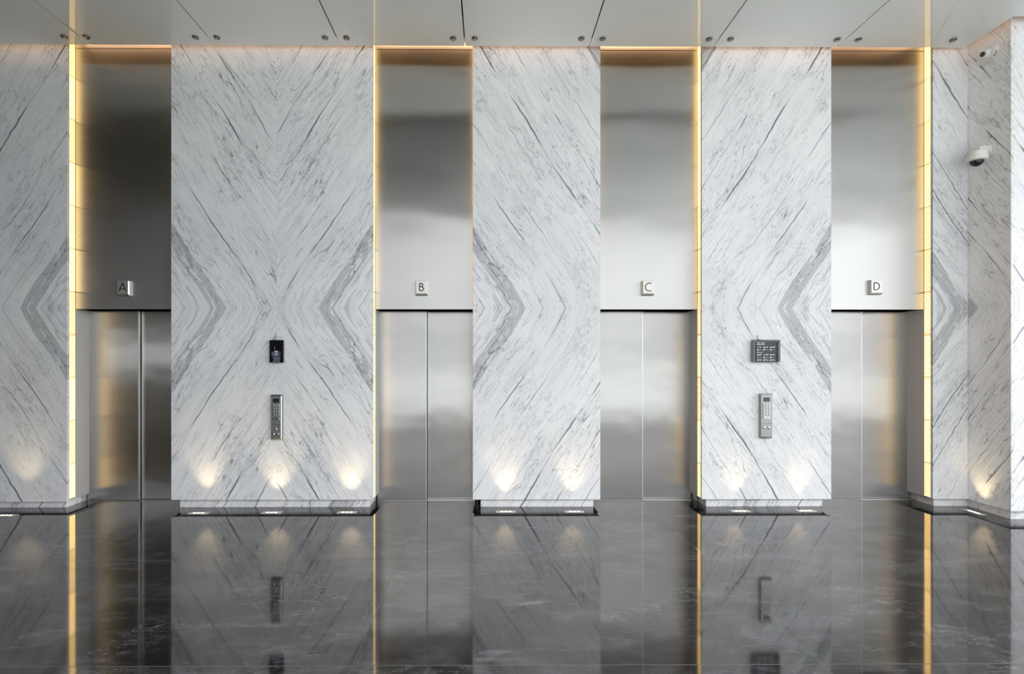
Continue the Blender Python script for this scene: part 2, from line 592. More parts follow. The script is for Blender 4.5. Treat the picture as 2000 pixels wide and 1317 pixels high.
# ------------------------------------------------------------------ marble slabs
def slab(name, x0, x1, z0, z1, y0, y1, uref, usign, seed, parent, vflip=1, uoff=0.0):
    """one marble slab; its figure is laid out from the edge x=uref and mirrored about the level joint"""
    bm = box_bm(x0, x1, y0, y1, z0, z1, 0.0005)
    l1 = bm.loops.layers.uv.new('slab')
    l2 = bm.loops.layers.uv.new('seed')
    for f in bm.faces:
        for lp in f.loops:
            c = lp.vert.co
            uu = (c.x - uref) * usign + (c.y - y0) * 0.8 + uoff
            lp[l1].uv = (uu, abs(c.z - Z_JOINT))
            lp[l2].uv = (seed, 0)
    return link_mesh(name, bm, M['marble'], parent)


def slab_side(name, x0, x1, y0, y1, z0, z1, yref, seed, parent, uoff=0.0):
    """slab whose broad face looks along -x; figure runs along y"""
    bm = box_bm(x0, x1, y0, y1, z0, z1, 0.0005)
    l1 = bm.loops.layers.uv.new('slab')
    l2 = bm.loops.layers.uv.new('seed')
    for f in bm.faces:
        for lp in f.loops:
            c = lp.vert.co
            lp[l1].uv = ((yref - c.y) + (c.x - x0) * 0.8 + uoff, abs(c.z - Z_JOINT))
            lp[l2].uv = (seed, 0)
    return link_mesh(name, bm, M['marble'], parent)


TH = 0.028     # marble thickness
G = 0.0002     # half joint
ZT = Z_TOP


def pier(name, slabs, label, bot=Z_BOT):
    root = empty(name, ((slabs[0][0] + slabs[-1][1]) / 2, 0.05, 0))
    structure(root, label)
    inv = Matrix.Translation(-Vector(root.location))
    for (x0, x1, uref, us, seed, uo) in slabs:
        for (z0, z1) in ((Z_JOINT + G, ZT), (bot, Z_JOINT - G)):
            o = slab('marble_slab', x0 + G, x1 - G, z0, z1, 0.0, TH, uref, us, seed, root, uoff=uo)
            o.matrix_parent_inverse = inv
    # the core behind the slabs: carries the reveals
    x0, x1 = slabs[0][0], slabs[-1][1]
    o = box('pier_core', x0 + 0.012, x1 - 0.012, TH + 0.001, 0.60, bot + 0.004, ZT, M['jamb'], root)
    o.matrix_parent_inverse = inv
    return root


mid2 = X(540.5)
pier('wall_pier', [(P1[0], P1[1] - 1.25, P1[1] - 2.5, 1, 6.0, 0.0), (P1[1] - 1.25, P1[1], P1[1], -1, 3.0, 0.10)],
     'white veined marble pier to the left of elevator A', bot=Z_BOT - 0.02)
pier('wall_pier', [(P2[0], mid2, P2[0], 1, 1.0, 0.0), (mid2, P2[1], P2[1], -1, 1.5, 0.0)],
     'wide bookmatched marble pier between elevators A and B')
pier('wall_pier', [(P3[0], P3[1], P3[0], 1, 2.2, 0.02)], 'marble pier between elevators B and C')
pier('wall_pier', [(P4[0], P4[1], P4[1], -1, 2.6, 0.0)], 'marble pier between elevators C and D')
P5c = P5[1]
pier('wall_pier', [(P5[0], P5c, P5[0], 1, 4.2, 0.22)], 'narrow marble pier between elevator D and the corner')

# right return wall and the bright wall beyond it
XRW = P5c
Y_RET = -0.50
wr = structure(empty('wall_right', (XRW, -0.25, 0)), 'marble return wall carrying the two cameras')
inv = Matrix.Translation(-Vector(wr.location))
for z0, z1 in ((Z_JOINT + G, ZT), (Z_BOT, Z_JOINT - G)):
    o = slab_side('marble_slab', XRW + 0.0006, XRW + TH, Y_RET, 0.027, z0, z1, 0.0, 5.0, wr, 0.55)
    o.matrix_parent_inverse = inv
wf = structure(empty('wall_far_right', (9.0, Y_RET, 0)), 'bright marble wall beyond the return')
inv = Matrix.Translation(-Vector(wf.location))
xs = XRW + TH + 0.001
k = 0
while xs < XR - 0.05:
    xe = min(xs + 1.56, XR)
    for z0, z1 in ((Z_JOINT + G, ZT), (Z_BOT, Z_JOINT - G)):
        o = slab('marble_slab', xs + G, xe - G, z0, z1, Y_RET, Y_RET + TH, xs if k % 2 == 0 else xe, 1 if k % 2 == 0 else -1, 7.0 + k, wf, uoff=0.9 if k == 0 else 0)
        o.matrix_parent_inverse = inv
    xs = xe
    k += 1

# ------------------------------------------------------------------ baseboards (recessed marble plinths)
IN = 0.075


def plinth(name, x0, x1, y0, y1, seed, uref, label):
    o = slab(name, x0, x1, 0.0, Z_BOT - 0.003, y0, y1, uref, 1, seed, None, uoff=0.0)
    return structure(o, label)


plinth('baseboard_1', P1[0], P1[1] - IN + 0.02, 0.05, 0.59, 3.0, P1[1], 'marble plinth under the pier left of elevator A')
plinth('baseboard_2', P2[0] + IN, P2[1] - IN + 0.02, 0.05, 0.59, 1.0, P2[0], 'marble plinth under the wide pier')
plinth('baseboard_3', P3[0] + IN + 0.02, P3[1] - IN, 0.05, 0.59, 2.2, P3[0], 'marble plinth under the pier between elevators B and C')
plinth('baseboard_4', P4[0] + IN, P4[1] - IN, 0.05, 0.59, 2.6, P4[1], 'marble plinth under the pier between elevators C and D')
plinth('baseboard_5', P5[0] + IN - 0.02, XRW + 0.05, 0.05, 0.59, 4.2, P5[0], 'marble plinth under the corner pier')
o = slab_side('baseboard_right', XRW + 0.05, XRW + 0.09, Y_RET + 0.051, 0.049, 0.0, Z_BOT - 0.003, 0.0, 5.0, None, 0.5)
structure(o, 'marble plinth under the return wall')
plinth('baseboard_far_right', XRW + 0.051, XR, Y_RET + 0.05, Y_RET + 0.10, 7.0, XRW, 'marble plinth under the far bright wall')

# ------------------------------------------------------------------ floor
bm = bmesh.new()
v = [bm.verts.new(p) for p in ((XL, Y_BACK - 0.3, 0), (XR, Y_BACK - 0.3, 0), (XR, 0.8, 0), (XL, 0.8, 0))]
bm.faces.new(v)
structure(link_mesh('floor', bm, M['floor']), 'polished black granite floor')

# ------------------------------------------------------------------ elevators
HEAD_BOT = at(960, 604.5, Y_HEAD).z
HEAD_CAP = at(960, 97.5, Y_HEAD).z
E_LABEL = {
    'A': 'darkest stainless steel elevator entrance, under the letter A plate',
    'B': 'stainless steel elevator entrance under the letter B plate, right of the wide marble pier',
    'C': 'stainless steel elevator entrance under the letter C plate',
    'D': 'brightest stainless steel elevator entrance, under the letter D plate beside the wall corner',
}
for L, (x0, x1) in OPEN.items():
    cx = (x0 + x1) / 2
    e = thing('elevator_entrance', (cx, Y_DOOR, 0), E_LABEL[L], 'elevator', 'elevator entrances along the marble wall')
    inv = Matrix.Translation(-Vector(e.location))
    a, b = x0 + 0.013, x1 - 0.013

    def part(name, *args, mat=M['jamb'], bevel=0.0, parent=None):
        o = box(name, *args, mat, parent or e, bevel)
        if parent is None:
            o.matrix_parent_inverse = inv
        return o
    part('header_panel', x0 + 0.004, x1 - 0.004, Y_HEAD, Y_HEAD + 0.03, HEAD_BOT, HEAD_CAP - 0.003, mat=M['steel'], bevel=0.002)
    part('header_cap', x0 + 0.004, x1 - 0.004, Y_HEAD, Y_HEAD + 0.03, HEAD_CAP + 0.003, ZT - 0.01, mat=M['steel'], bevel=0.001)
    part('header_backing', a, b, Y_HEAD + 0.031, Y_HEAD + 0.05, HEAD_CAP - 0.05, HEAD_CAP + 0.05, mat=M['dark'])
    part('lintel_soffit', x0 + 0.004, x1 - 0.004, Y_HEAD + 0.031, Y_DOOR + 0.10, HEAD_BOT + 0.002, HEAD_BOT + 0.02)
    for side in (0, 1):
        if side == 0:
            part('jamb', x0 - 0.010, x0 + 0.003, Y_HEAD + 0.002, Y_DOOR + 0.10, Z_BOT, HEAD_BOT - 0.002)
            part('jamb_base', x0 - 0.054, x0 - 0.044, Y_HEAD + 0.15, Y_DOOR + 0.10, 0.002, Z_BOT - 0.005)
        else:
            part('jamb', x1 - 0.003, x1 + 0.010, Y_HEAD + 0.002, Y_DOOR + 0.10, Z_BOT, HEAD_BOT - 0.002)
            part('jamb_base', x1 + 0.044, x1 + 0.054, Y_HEAD + 0.15, Y_DOOR + 0.10, 0.002, Z_BOT - 0.005)
    part('door_leaf', x0 - 0.02, cx + 0.002, Y_DOOR, Y_DOOR + 0.034, 0.010, HEAD_BOT - 0.004, mat=M['door'], bevel=0.0015)
    part('door_leaf', cx - 0.03, x1 + 0.02, Y_DOOR + 0.040, Y_DOOR + 0.074, 0.010, HEAD_BOT - 0.004, mat=M['door'], bevel=0.0015)
    lf = part('door_edge_strip', cx - 0.0045, cx + 0.0035, Y_DOOR - 0.0022, Y_DOOR + 0.036, 0.012, HEAD_BOT - 0.006, mat=M['alu'], bevel=0.0008)
    part('door_seal', cx + 0.0045, cx + 0.012, Y_DOOR + 0.035, Y_DOOR + 0.039, 0.012, HEAD_BOT - 0.006, mat=M['black'])
    part('door_sill', x0 - 0.02, x1 + 0.02, Y_DOOR - 0.004, Y_DOOR + 0.10, 0.001, 0.006, mat=M['alu'])
    part('shaft_lining', x0 - 0.03, x1 + 0.03, Y_DOOR + 0.11, Y_DOOR + 0.13, 0.0, HEAD_BOT + 0.1, mat=M['dark'])

# ------------------------------------------------------------------ letter plates
def letter_bm(L):
    bm = bmesh.new()
    w = 0.0125
    h = 0.100
    y0, y1 = -0.0012, 0.001
    if L == 'A':
        stroke_bm(bm, [(-0.046, 0), (0, h), (0.046, 0)], w, y0, y1)
        stroke_bm(bm, [(-0.031, 0.030), (0.031, 0.030)], w * 0.85, y0 - 0.0002, y1)
    elif L == 'B':
        stroke_bm(bm, [(-0.024, 0.006)] + [(-0.024, h - 0.006)], w, y0, y1)
        up = [(-0.024, h - 0.006), (-0.004, h - 0.006)] + arc(-0.004, 0.074, 0.020, 90, -90, 16) + [(-0.024, 0.054)]
        stroke_bm(bm, up, w, y0 - 0.0002, y1)
        lo = [(-0.024, 0.054), (0.0, 0.054)] + arc(0.002, 0.030, 0.024, 90, -90, 16) + [(-0.024, 0.006)]
        stroke_bm(bm, lo, w, y0 - 0.0004, y1)
    elif L == 'C':
        stroke_bm(bm, arc(0.012, h / 2, 0.050, 62, 298, 40), w * 0.85, y0, y1)
    else:
        stroke_bm(bm, [(-0.034, 0.005), (-0.034, h - 0.005)], w * 0.85, y0, y1)
        stroke_bm(bm, [(-0.034, h - 0.005), (-0.012, h - 0.005)] + arc(-0.012, h / 2, 0.045, 90, -90, 30) + [(-0.034, 0.005)], w * 0.85, y0 - 0.0002, y1)
    return bm


def sign_plate_bm(wd, ht, th):
    """face proud of the panel, chamfered: deep chamfer below, small ones elsewhere"""
    bm = bmesh.new()
    c, cb = 0.010, 0.022
    back = [(-wd / 2, -ht / 2), (wd / 2, -ht / 2), (wd / 2, ht / 2), (-wd / 2, ht / 2)]
    face = [(-wd / 2 + c, -ht / 2 + cb), (wd / 2 - c, -ht / 2 + cb), (wd / 2 - c, ht / 2 - 0.004), (-wd / 2 + c, ht / 2 - 0.004)]
    r0 = [bm.verts.new((x, th, z)) for x, z in back]
    r1 = [bm.verts.new((x, 0.012, z)) for x, z in back]
    r2 = [bm.verts.new((x, 0.0, z)) for x, z in face]
    for p, q in ((r0, r1), (r1, r2)):
        for i in range(4):
            j = (i + 1) % 4
            bm.faces.new((p[i], p[j], q[j], q[i]))
    bm.faces.new(r2)
    bm.faces.new(list(reversed(r0)))
    bmesh.ops.recalc_face_normals(bm, faces=bm.faces)
    return bm


for L, px, py in (('A', 239.5, 563), ('B', 823, 562.5), ('C', 1266.5, 562.5), ('D', 1712.5, 561.0)):
    TH_S = 0.040
    p = at(px, py, Y_HEAD - TH_S)
    s = thing('elevator_sign', (p.x, Y_HEAD - TH_S, p.z), 'small raised steel plate with the black letter %s above the elevator doors' % L, 'sign', 'letter plates above the elevators')
    link_mesh('sign_plate', sign_plate_bm(0.150, 0.180, TH_S - 0.0008), M['sign'], s)
    o = link_mesh('letter', letter_bm(L), M['black'], s)
    o.location = (0, -0.001, -0.040)
    o['label'] = 'black letter %s' % L

# ------------------------------------------------------------------ LED strips in the reveals
LED_LABEL = {
    ('A', 0): 'glowing amber strip of light on the marble edge left of elevator A',
    ('A', 1): 'amber light strip hidden in the reveal right of elevator A',
    ('B', 0): 'thin amber strip of light on the edge left of elevator B',
    ('B', 1): 'amber light strip hidden in the reveal right of elevator B',
    ('C', 0): 'amber light strip hidden in the reveal left of elevator C',
    ('C', 1): 'glowing amber strip of light on the marble edge right of elevator C',
    ('D', 0): 'amber light strip hidden in the reveal left of elevator D',
    ('D', 1): 'broad glowing amber strip of light right of elevator D beside the corner pier',
}
LZ0 = Z_BOT + 0.006
for L, (x0, x1) in OPEN.items():
    for side in (0, 1):
        xb = x0 if side == 0 else x1
        sg = 1 if side == 0 else -1
        s = thing('led_strip', (xb, 0.075, LZ0), LED_LABEL[(L, side)], 'light strip', 'upright light strips beside the elevators')
        # x measured from the reveal face, + into the opening
        def lx(a): return sg * a
        y0, y1 = TH + 0.002 - 0.075, Y_HEAD - 0.001 - 0.075
        bm = bmesh.new()
        zt = ZT - 0.02 - LZ0
        for (a, b, c, d) in ((-0.0105, -0.008, y0, y1), (-0.008, 0.0, y0, y0 + 0.002), (-0.008, 0.0, y1 - 0.0012, y1)):
            box_bm(min(lx(a), lx(b)), max(lx(a), lx(b)), c, d, 0, zt, 0, bm)
        link_mesh('channel', bm, M['alu'], s)
        box('led_tape', lx(-0.0075), lx(-0.003), y0 + 0.003, y1 - 0.0016, 0.004, zt - 0.004, M['led'], s)

# ------------------------------------------------------------------ ceiling
X_CE = at(1885.7, 86.6, Y_EDGE).x
cl = structure(empty('ceiling', (0, -1, Z_CEIL)), 'pale glass panel ceiling with dark joints')
cinv = Matrix.Translation(-Vector(cl.location))
pw = at(1151, 90, Y_EDGE).x - at(908.2, 90, Y_EDGE).x
xj = [at(908.2, 90, Y_EDGE).x + pw * k for k in range(-7, 4)]
edges = [XL] + xj + [X_CE]
JG = 0.007
Y_S0 = -1.32
for a, b in zip(edges, edges[1:]):
    o = box('glass_panel', a + JG, b - (JG if b != X_CE else 0), Y_S0, Y_EDGE, Z_CEIL, Z_CEIL + 0.018, M['ceil'], cl, 0.002)
    o.matrix_parent_inverse = cinv


def cpart(name, *a, mat):
    o = box(name, *a, mat, cl)
    o.matrix_parent_inverse = cinv


cpart('plenum_riser', XL, X_CE - 0.12, -0.21, -0.20, Z_CEIL + 0.019, Z_TOP - 0.001, mat=M['soffit'])
cpart('plenum_riser', X_CE - 0.13, X_CE - 0.12, Y_S0, -0.211, Z_CEIL + 0.019, Z_TOP - 0.001, mat=M['soffit'])
cpart('plenum_lining', XL, X_CE - 0.14, Y_S0 - 0.40, -0.215, Z_CEIL + 0.26, Z_CEIL + 0.27, mat=M['dark'])
cpart('slab_soffit', XL, XR, Y_BACK, 0.62, Z_TOP, Z_TOP + 0.05, mat=M['soffit'])
cpart('shade_dark_rear_panel', XL, -4.2, Y_BACK, Y_S0 - 0.26, Z_CEIL, Z_CEIL + 0.018, mat=M['bronze'])  # unseen ceiling, coloured dark so elevator A's steel reflects less light
cpart('shade_grey_rear_panel', -4.19, 0.6, Y_BACK, Y_S0 - 0.26, Z_CEIL, Z_CEIL + 0.018, mat=M['shadegrey'])  # unseen ceiling, coloured grey to dim the reflection in elevator B's header
cpart('rear_panel', 0.61, X_CE, Y_BACK, Y_S0 - 0.26, Z_CEIL, Z_CEIL + 0.018, mat=M['ceil'])
cpart('side_panel', X_CE + 0.001, XR, Y_BACK, Y_RET - 0.12, Z_CEIL, Z_CEIL + 0.018, mat=M['ceil'])

# cove light lines hidden above the ceiling edge
for nm, args, lab in (('cove_light', (XL + 0.1, X_CE - 0.2, -0.199, -0.170, Z_TOP - 0.05, Z_TOP - 0.03), 'warm light line hidden in the cove along the marble wall top'),
                      ('cove_light', (X_CE - 0.119, X_CE - 0.09, -1.2, -0.25, Z_TOP - 0.05, Z_TOP - 0.03), 'warm light line hidden in the cove along the return wall top')):
    o = box(nm, *args, M['cove'])
    tag(o, lab, 'light strip', 'hidden cove lights')

# round caps under the glass panels
caps = []
cap_px = [(125.5, 65.5), (168.7, 67), (381.5, 68.5), (423.5, 69), (634.8, 71.8), (676.8, 72.2), (885.5, 74), (927.3, 74.5), (1135.3, 74.3),
          (1177, 74.3), (1385.3, 73), (1426.8, 73.2), (1634.8, 72.2), (1677, 72.2), (1861.5, 71.5)]
cap_lab = ['round bronze ceiling cap above the right edge of the pier left of elevator A',
           'round bronze ceiling cap above elevator A',
           'round bronze ceiling cap above the wide pier, first of four from elevator A',
           'round bronze ceiling cap above the wide pier, second of four from elevator A',
           'round bronze ceiling cap above the wide pier, second of four from elevator B',
           'round bronze ceiling cap above the wide pier, nearest elevator B',
           'round bronze ceiling cap above the right half of elevator B',
           'round bronze ceiling cap just right of elevator B, above the next pier',
           'round bronze ceiling cap just left of elevator C, above the pier',
           'round bronze ceiling cap above the left edge of elevator C',
           'round bronze ceiling cap just right of elevator C, left of a dark joint',
           'round bronze ceiling cap right of elevator C and of the dark joint beside it',
           'round bronze ceiling cap above the left edge of elevator D',
           'round bronze ceiling cap above elevator D, right of the dark joint',
           'round bronze ceiling cap above the corner pier, nearest the white cameras']
Y_CAP = CL.y + (Z_CEIL - CAM_H) * F / (PPY - 74.3)
proto = None
for (px, py), lb in zip(cap_px, cap_lab):
    x = at(px, 74.3, Y_CAP).x
    if proto is None:
        proto = thing('ceiling_cap', (x, Y_CAP, Z_CEIL), lb, 'ceiling fixing', 'round caps under the ceiling panels')
        link_mesh('cap_disc', lathe_bm([(0, -0.0005), (0.036, -0.0005), (0.036, -0.009), (0.032, -0.013), (0.0, -0.014)], 32), M['cap'], proto)
        link_mesh('cap_centre', lathe_bm([(0.0, -0.0142), (0.008, -0.0142), (0.007, -0.018), (0, -0.018)], 16), M['alu'], proto)
        o = proto
    else:
        o = copy_tree(proto)
        o.location = (x, Y_CAP, Z_CEIL)
        o['label'] = lb

# ------------------------------------------------------------------ floor uplights
up_px = [(12, 1007.5), (388, 1003), (531, 1002), (678, 1001.5), (988, 1000.0), (1122, 1000.0), (1446, 999.0), (1574, 998.5)]
up_lab = ['three-lens floor uplight before the marble pier left of elevator A',
          'three-lens floor uplight before the wide pier, nearest elevator A',
          'three-lens floor uplight before the wide pier, straight below the keypad',
          'three-lens floor uplight before the wide pier, nearest elevator B',
          'three-lens floor uplight right of elevator B, on the near side of that pier',
          'three-lens floor uplight left of elevator C, nearest its doors',
          'three-lens floor uplight right of elevator C, nearest its doors',
          'three-lens floor uplight left of elevator D, nearest its doors',
          'three-lens floor uplight at the foot of the return wall below the cameras']
UP_ON = [1.0, 1.0, 1.05, 1.05, 0.85, 0.85, 0.6, 0.45, 0.85]


def spot(parent, loc, target, energy, ang=34):
    ld = bpy.data.lights.new('uplight_beam', 'SPOT')
    ld.energy = energy
    ld.color = (1.0, 0.76, 0.44)
    ld.spot_size = math.radians(ang)
    ld.spot_blend = 1.0
    ld.shadow_soft_size = 0.012
    lo = bpy.data.objects.new('uplight_beam', ld)
    COL.objects.link(lo)
    lo.parent = parent
    lo.location = loc
    d = Vector(target) - Vector(loc)
    lo.rotation_euler = d.to_track_quat('-Z', 'Y').to_euler()


UPW = 13.5
up0 = None
spots = [(atf(px, py), 0.0) for px, py in up_px]
pr = atf(1902, 1001)
spots.append((pr, -math.pi / 2))
for (p, rz), lb, k in zip(spots, up_lab, UP_ON):
    if up0 is None:
        up0 = thing('floor_uplight', (p.x, p.y, 0), lb, 'floor light', 'recessed floor uplights along the marble')
        bmf = box_bm(-0.115, 0.115, -0.040, 0.040, 0.0008, 0.0040, 0.001)
        link_mesh('trim_plate', bmf, M['uptrim'], up0)
        for dx in (-0.048, 0.0, 0.048):
            o = link_mesh('lens', lathe_bm([(0, 0.0072), (0.010, 0.0066), (0.018, 0.0046), (0.018, 0.0042), (0, 0.0042)], 20), M['uplens'], up0)
            o.location = (dx, 0, 0)
        u = up0
    else:
        u = copy_tree(up0)
        u.location = (p.x, p.y, 0)
        u.rotation_euler = (0, 0, rz)
        u['label'] = lb
spots_todo = list(zip([o for o in bpy.data.objects if o.name.startswith('floor_uplight')], UP_ON))
for u, k in spots_todo:
    spot(u, (0, 0, 0.02), (0, 0.20, 1.05), UPW * k, 64)

# ------------------------------------------------------------------ keypads
def glyph(parent, txt, loc, size, mat):
    cu = bpy.data.curves.new('digit', 'FONT')
    cu.body = txt
    cu.size = size
    cu.align_x = 'CENTER'
    cu.align_y = 'CENTER'
    cu.extrude = 0.0003
    cu.materials.append(mat)
    tmp = bpy.data.objects.new('digit', cu)
    COL.objects.link(tmp)
    dg = bpy.context.evaluated_depsgraph_get()
    me = bpy.data.meshes.new_from_object(tmp.evaluated_get(dg))
    bpy.data.objects.remove(tmp)
    bpy.data.curves.remove(cu)
    o = bpy.data.objects.new('digit', me)
    COL.objects.link(o)
    o.parent = parent
    o.location = loc
    o.rotation_euler = (PI / 2, 0, 0)
    return o


def keypad(px0, px1, py0, py1, buttons, keymat, label, facecol):
    T = 0.042
    a = at(px0, py0, -T)
    b = at(px1, py1, -T)
    wd, ht = b.x - a.x, a.z - b.z
    cx, z0 = (a.x + b.x) / 2, b.z
    k = thing('elevator_keypad', (cx, -0.0005, z0), label, 'keypad', 'upright elevator keypads on the marble')
    hw = wd / 2
    # chamfered housing
    bm = bmesh.new()
    c = 0.012
    back = [(-hw - c * 0.3, -0.016), (hw + c, -0.016), (hw + c, ht + 0.022), (-hw - c * 0.3, ht + 0.022)]
    face = [(-hw, 0), (hw, 0), (hw, ht), (-hw, ht)]
    r0 = [bm.verts.new((x, 0, z)) for x, z in back]
    r1 = [bm.verts.new((x, -T + 0.010, z)) for x, z in back]
    r2 = [bm.verts.new((x, -T, z)) for x, z in face]
    for p, q in ((r0, r1), (r1, r2)):
        for i in range(4):
            j = (i + 1) % 4
            bm.faces.new((p[i], p[j], q[j], q[i]))
    bm.faces.new(r2)
    bm.faces.new(list(reversed(r0)))
    bmesh.ops.recalc_face_normals(bm, faces=bm.faces)
    link_mesh('housing', bm, facecol, k)
    box('wall_mount', -hw * 0.7, hw * 0.7, 0.0001, 0.0004, 0.02, ht - 0.02, M['alu'], k)
    box('joint_line', -hw, hw, -T - 0.0006, -T + 0.001, ht * 0.322, ht * 0.327, M['dark'], k)
    d = box('display', -hw * 0.58, hw * 0.66, -T - 0.0015, -T + 0.001, ht * 0.855, ht * 0.955, M['lcd'], k)
    d['label'] = 'small dark display window'
    kw = wd * 0.19
    kx = [-hw * 0.46, 0.04 * hw, 0.54 * hw]
    rows = [0.755, 0.682, 0.609, 0.536]
    txt = ['123', '456', '789', '-0*']
    for r, rz in enumerate(rows):
        for i in range(3):
            o = box('key', kx[i] - kw / 2, kx[i] + kw / 2, -T - 0.011, -T + 0.001, ht * rz, ht * (rz + 0.056), keymat, k, 0.002)
            glyph(o, txt[r][i], (kx[i], -T - 0.0112, ht * (rz + 0.028)), 0.017, M['bezel'])
    o = box('wide_key', kx[0] - kw / 2, kx[2] + kw / 2, -T - 0.011, -T + 0.001, ht * 0.44, ht * 0.50, keymat, k, 0.002)
    box('key_mark', 0.005, 0.010, -T - 0.0115, -T - 0.0105, ht * 0.462, ht * 0.475, M['bezel'], o)
    for (fx, fz) in buttons:
        ring = link_mesh('call_button', lathe_bm([(0, 0.004), (0.015, 0.004), (0.017, 0.002), (0.017, 0)], 24, '-Y'), M['button'], k)
        ring.location = (fx * hw, -T - 0.0002, fz * ht)
        rr = link_mesh('button_ring', lathe_bm([(0.0175, 0), (0.0175, 0.003), (0.020, 0.003), (0.020, 0)], 24, '-Y'), M['bezel'], ring)
        bm = bmesh.new()
        stroke_bm(bm, [(-0.006, -0.004), (0, 0.005), (0.006, -0.004)], 0.003, -0.0047, -0.0036)
        link_mesh('arrow_mark', bm, M['bezel'], ring)
    return k


keypad(529, 548.3, 775, 856.5, [(0.0, 0.225), (-0.46, 0.10), (0.46, 0.10)], M['key'],
       'grey steel keypad with three round buttons on the wide marble pier', M['keysteel'])
keypad(1486.7, 1507, 773, 853.5, [(-0.40, 0.225), (0.48, 0.225)], M['camwhite'],
       'grey-green steel keypad with two round buttons and white keys, between elevators C and D', M['keysteel'])

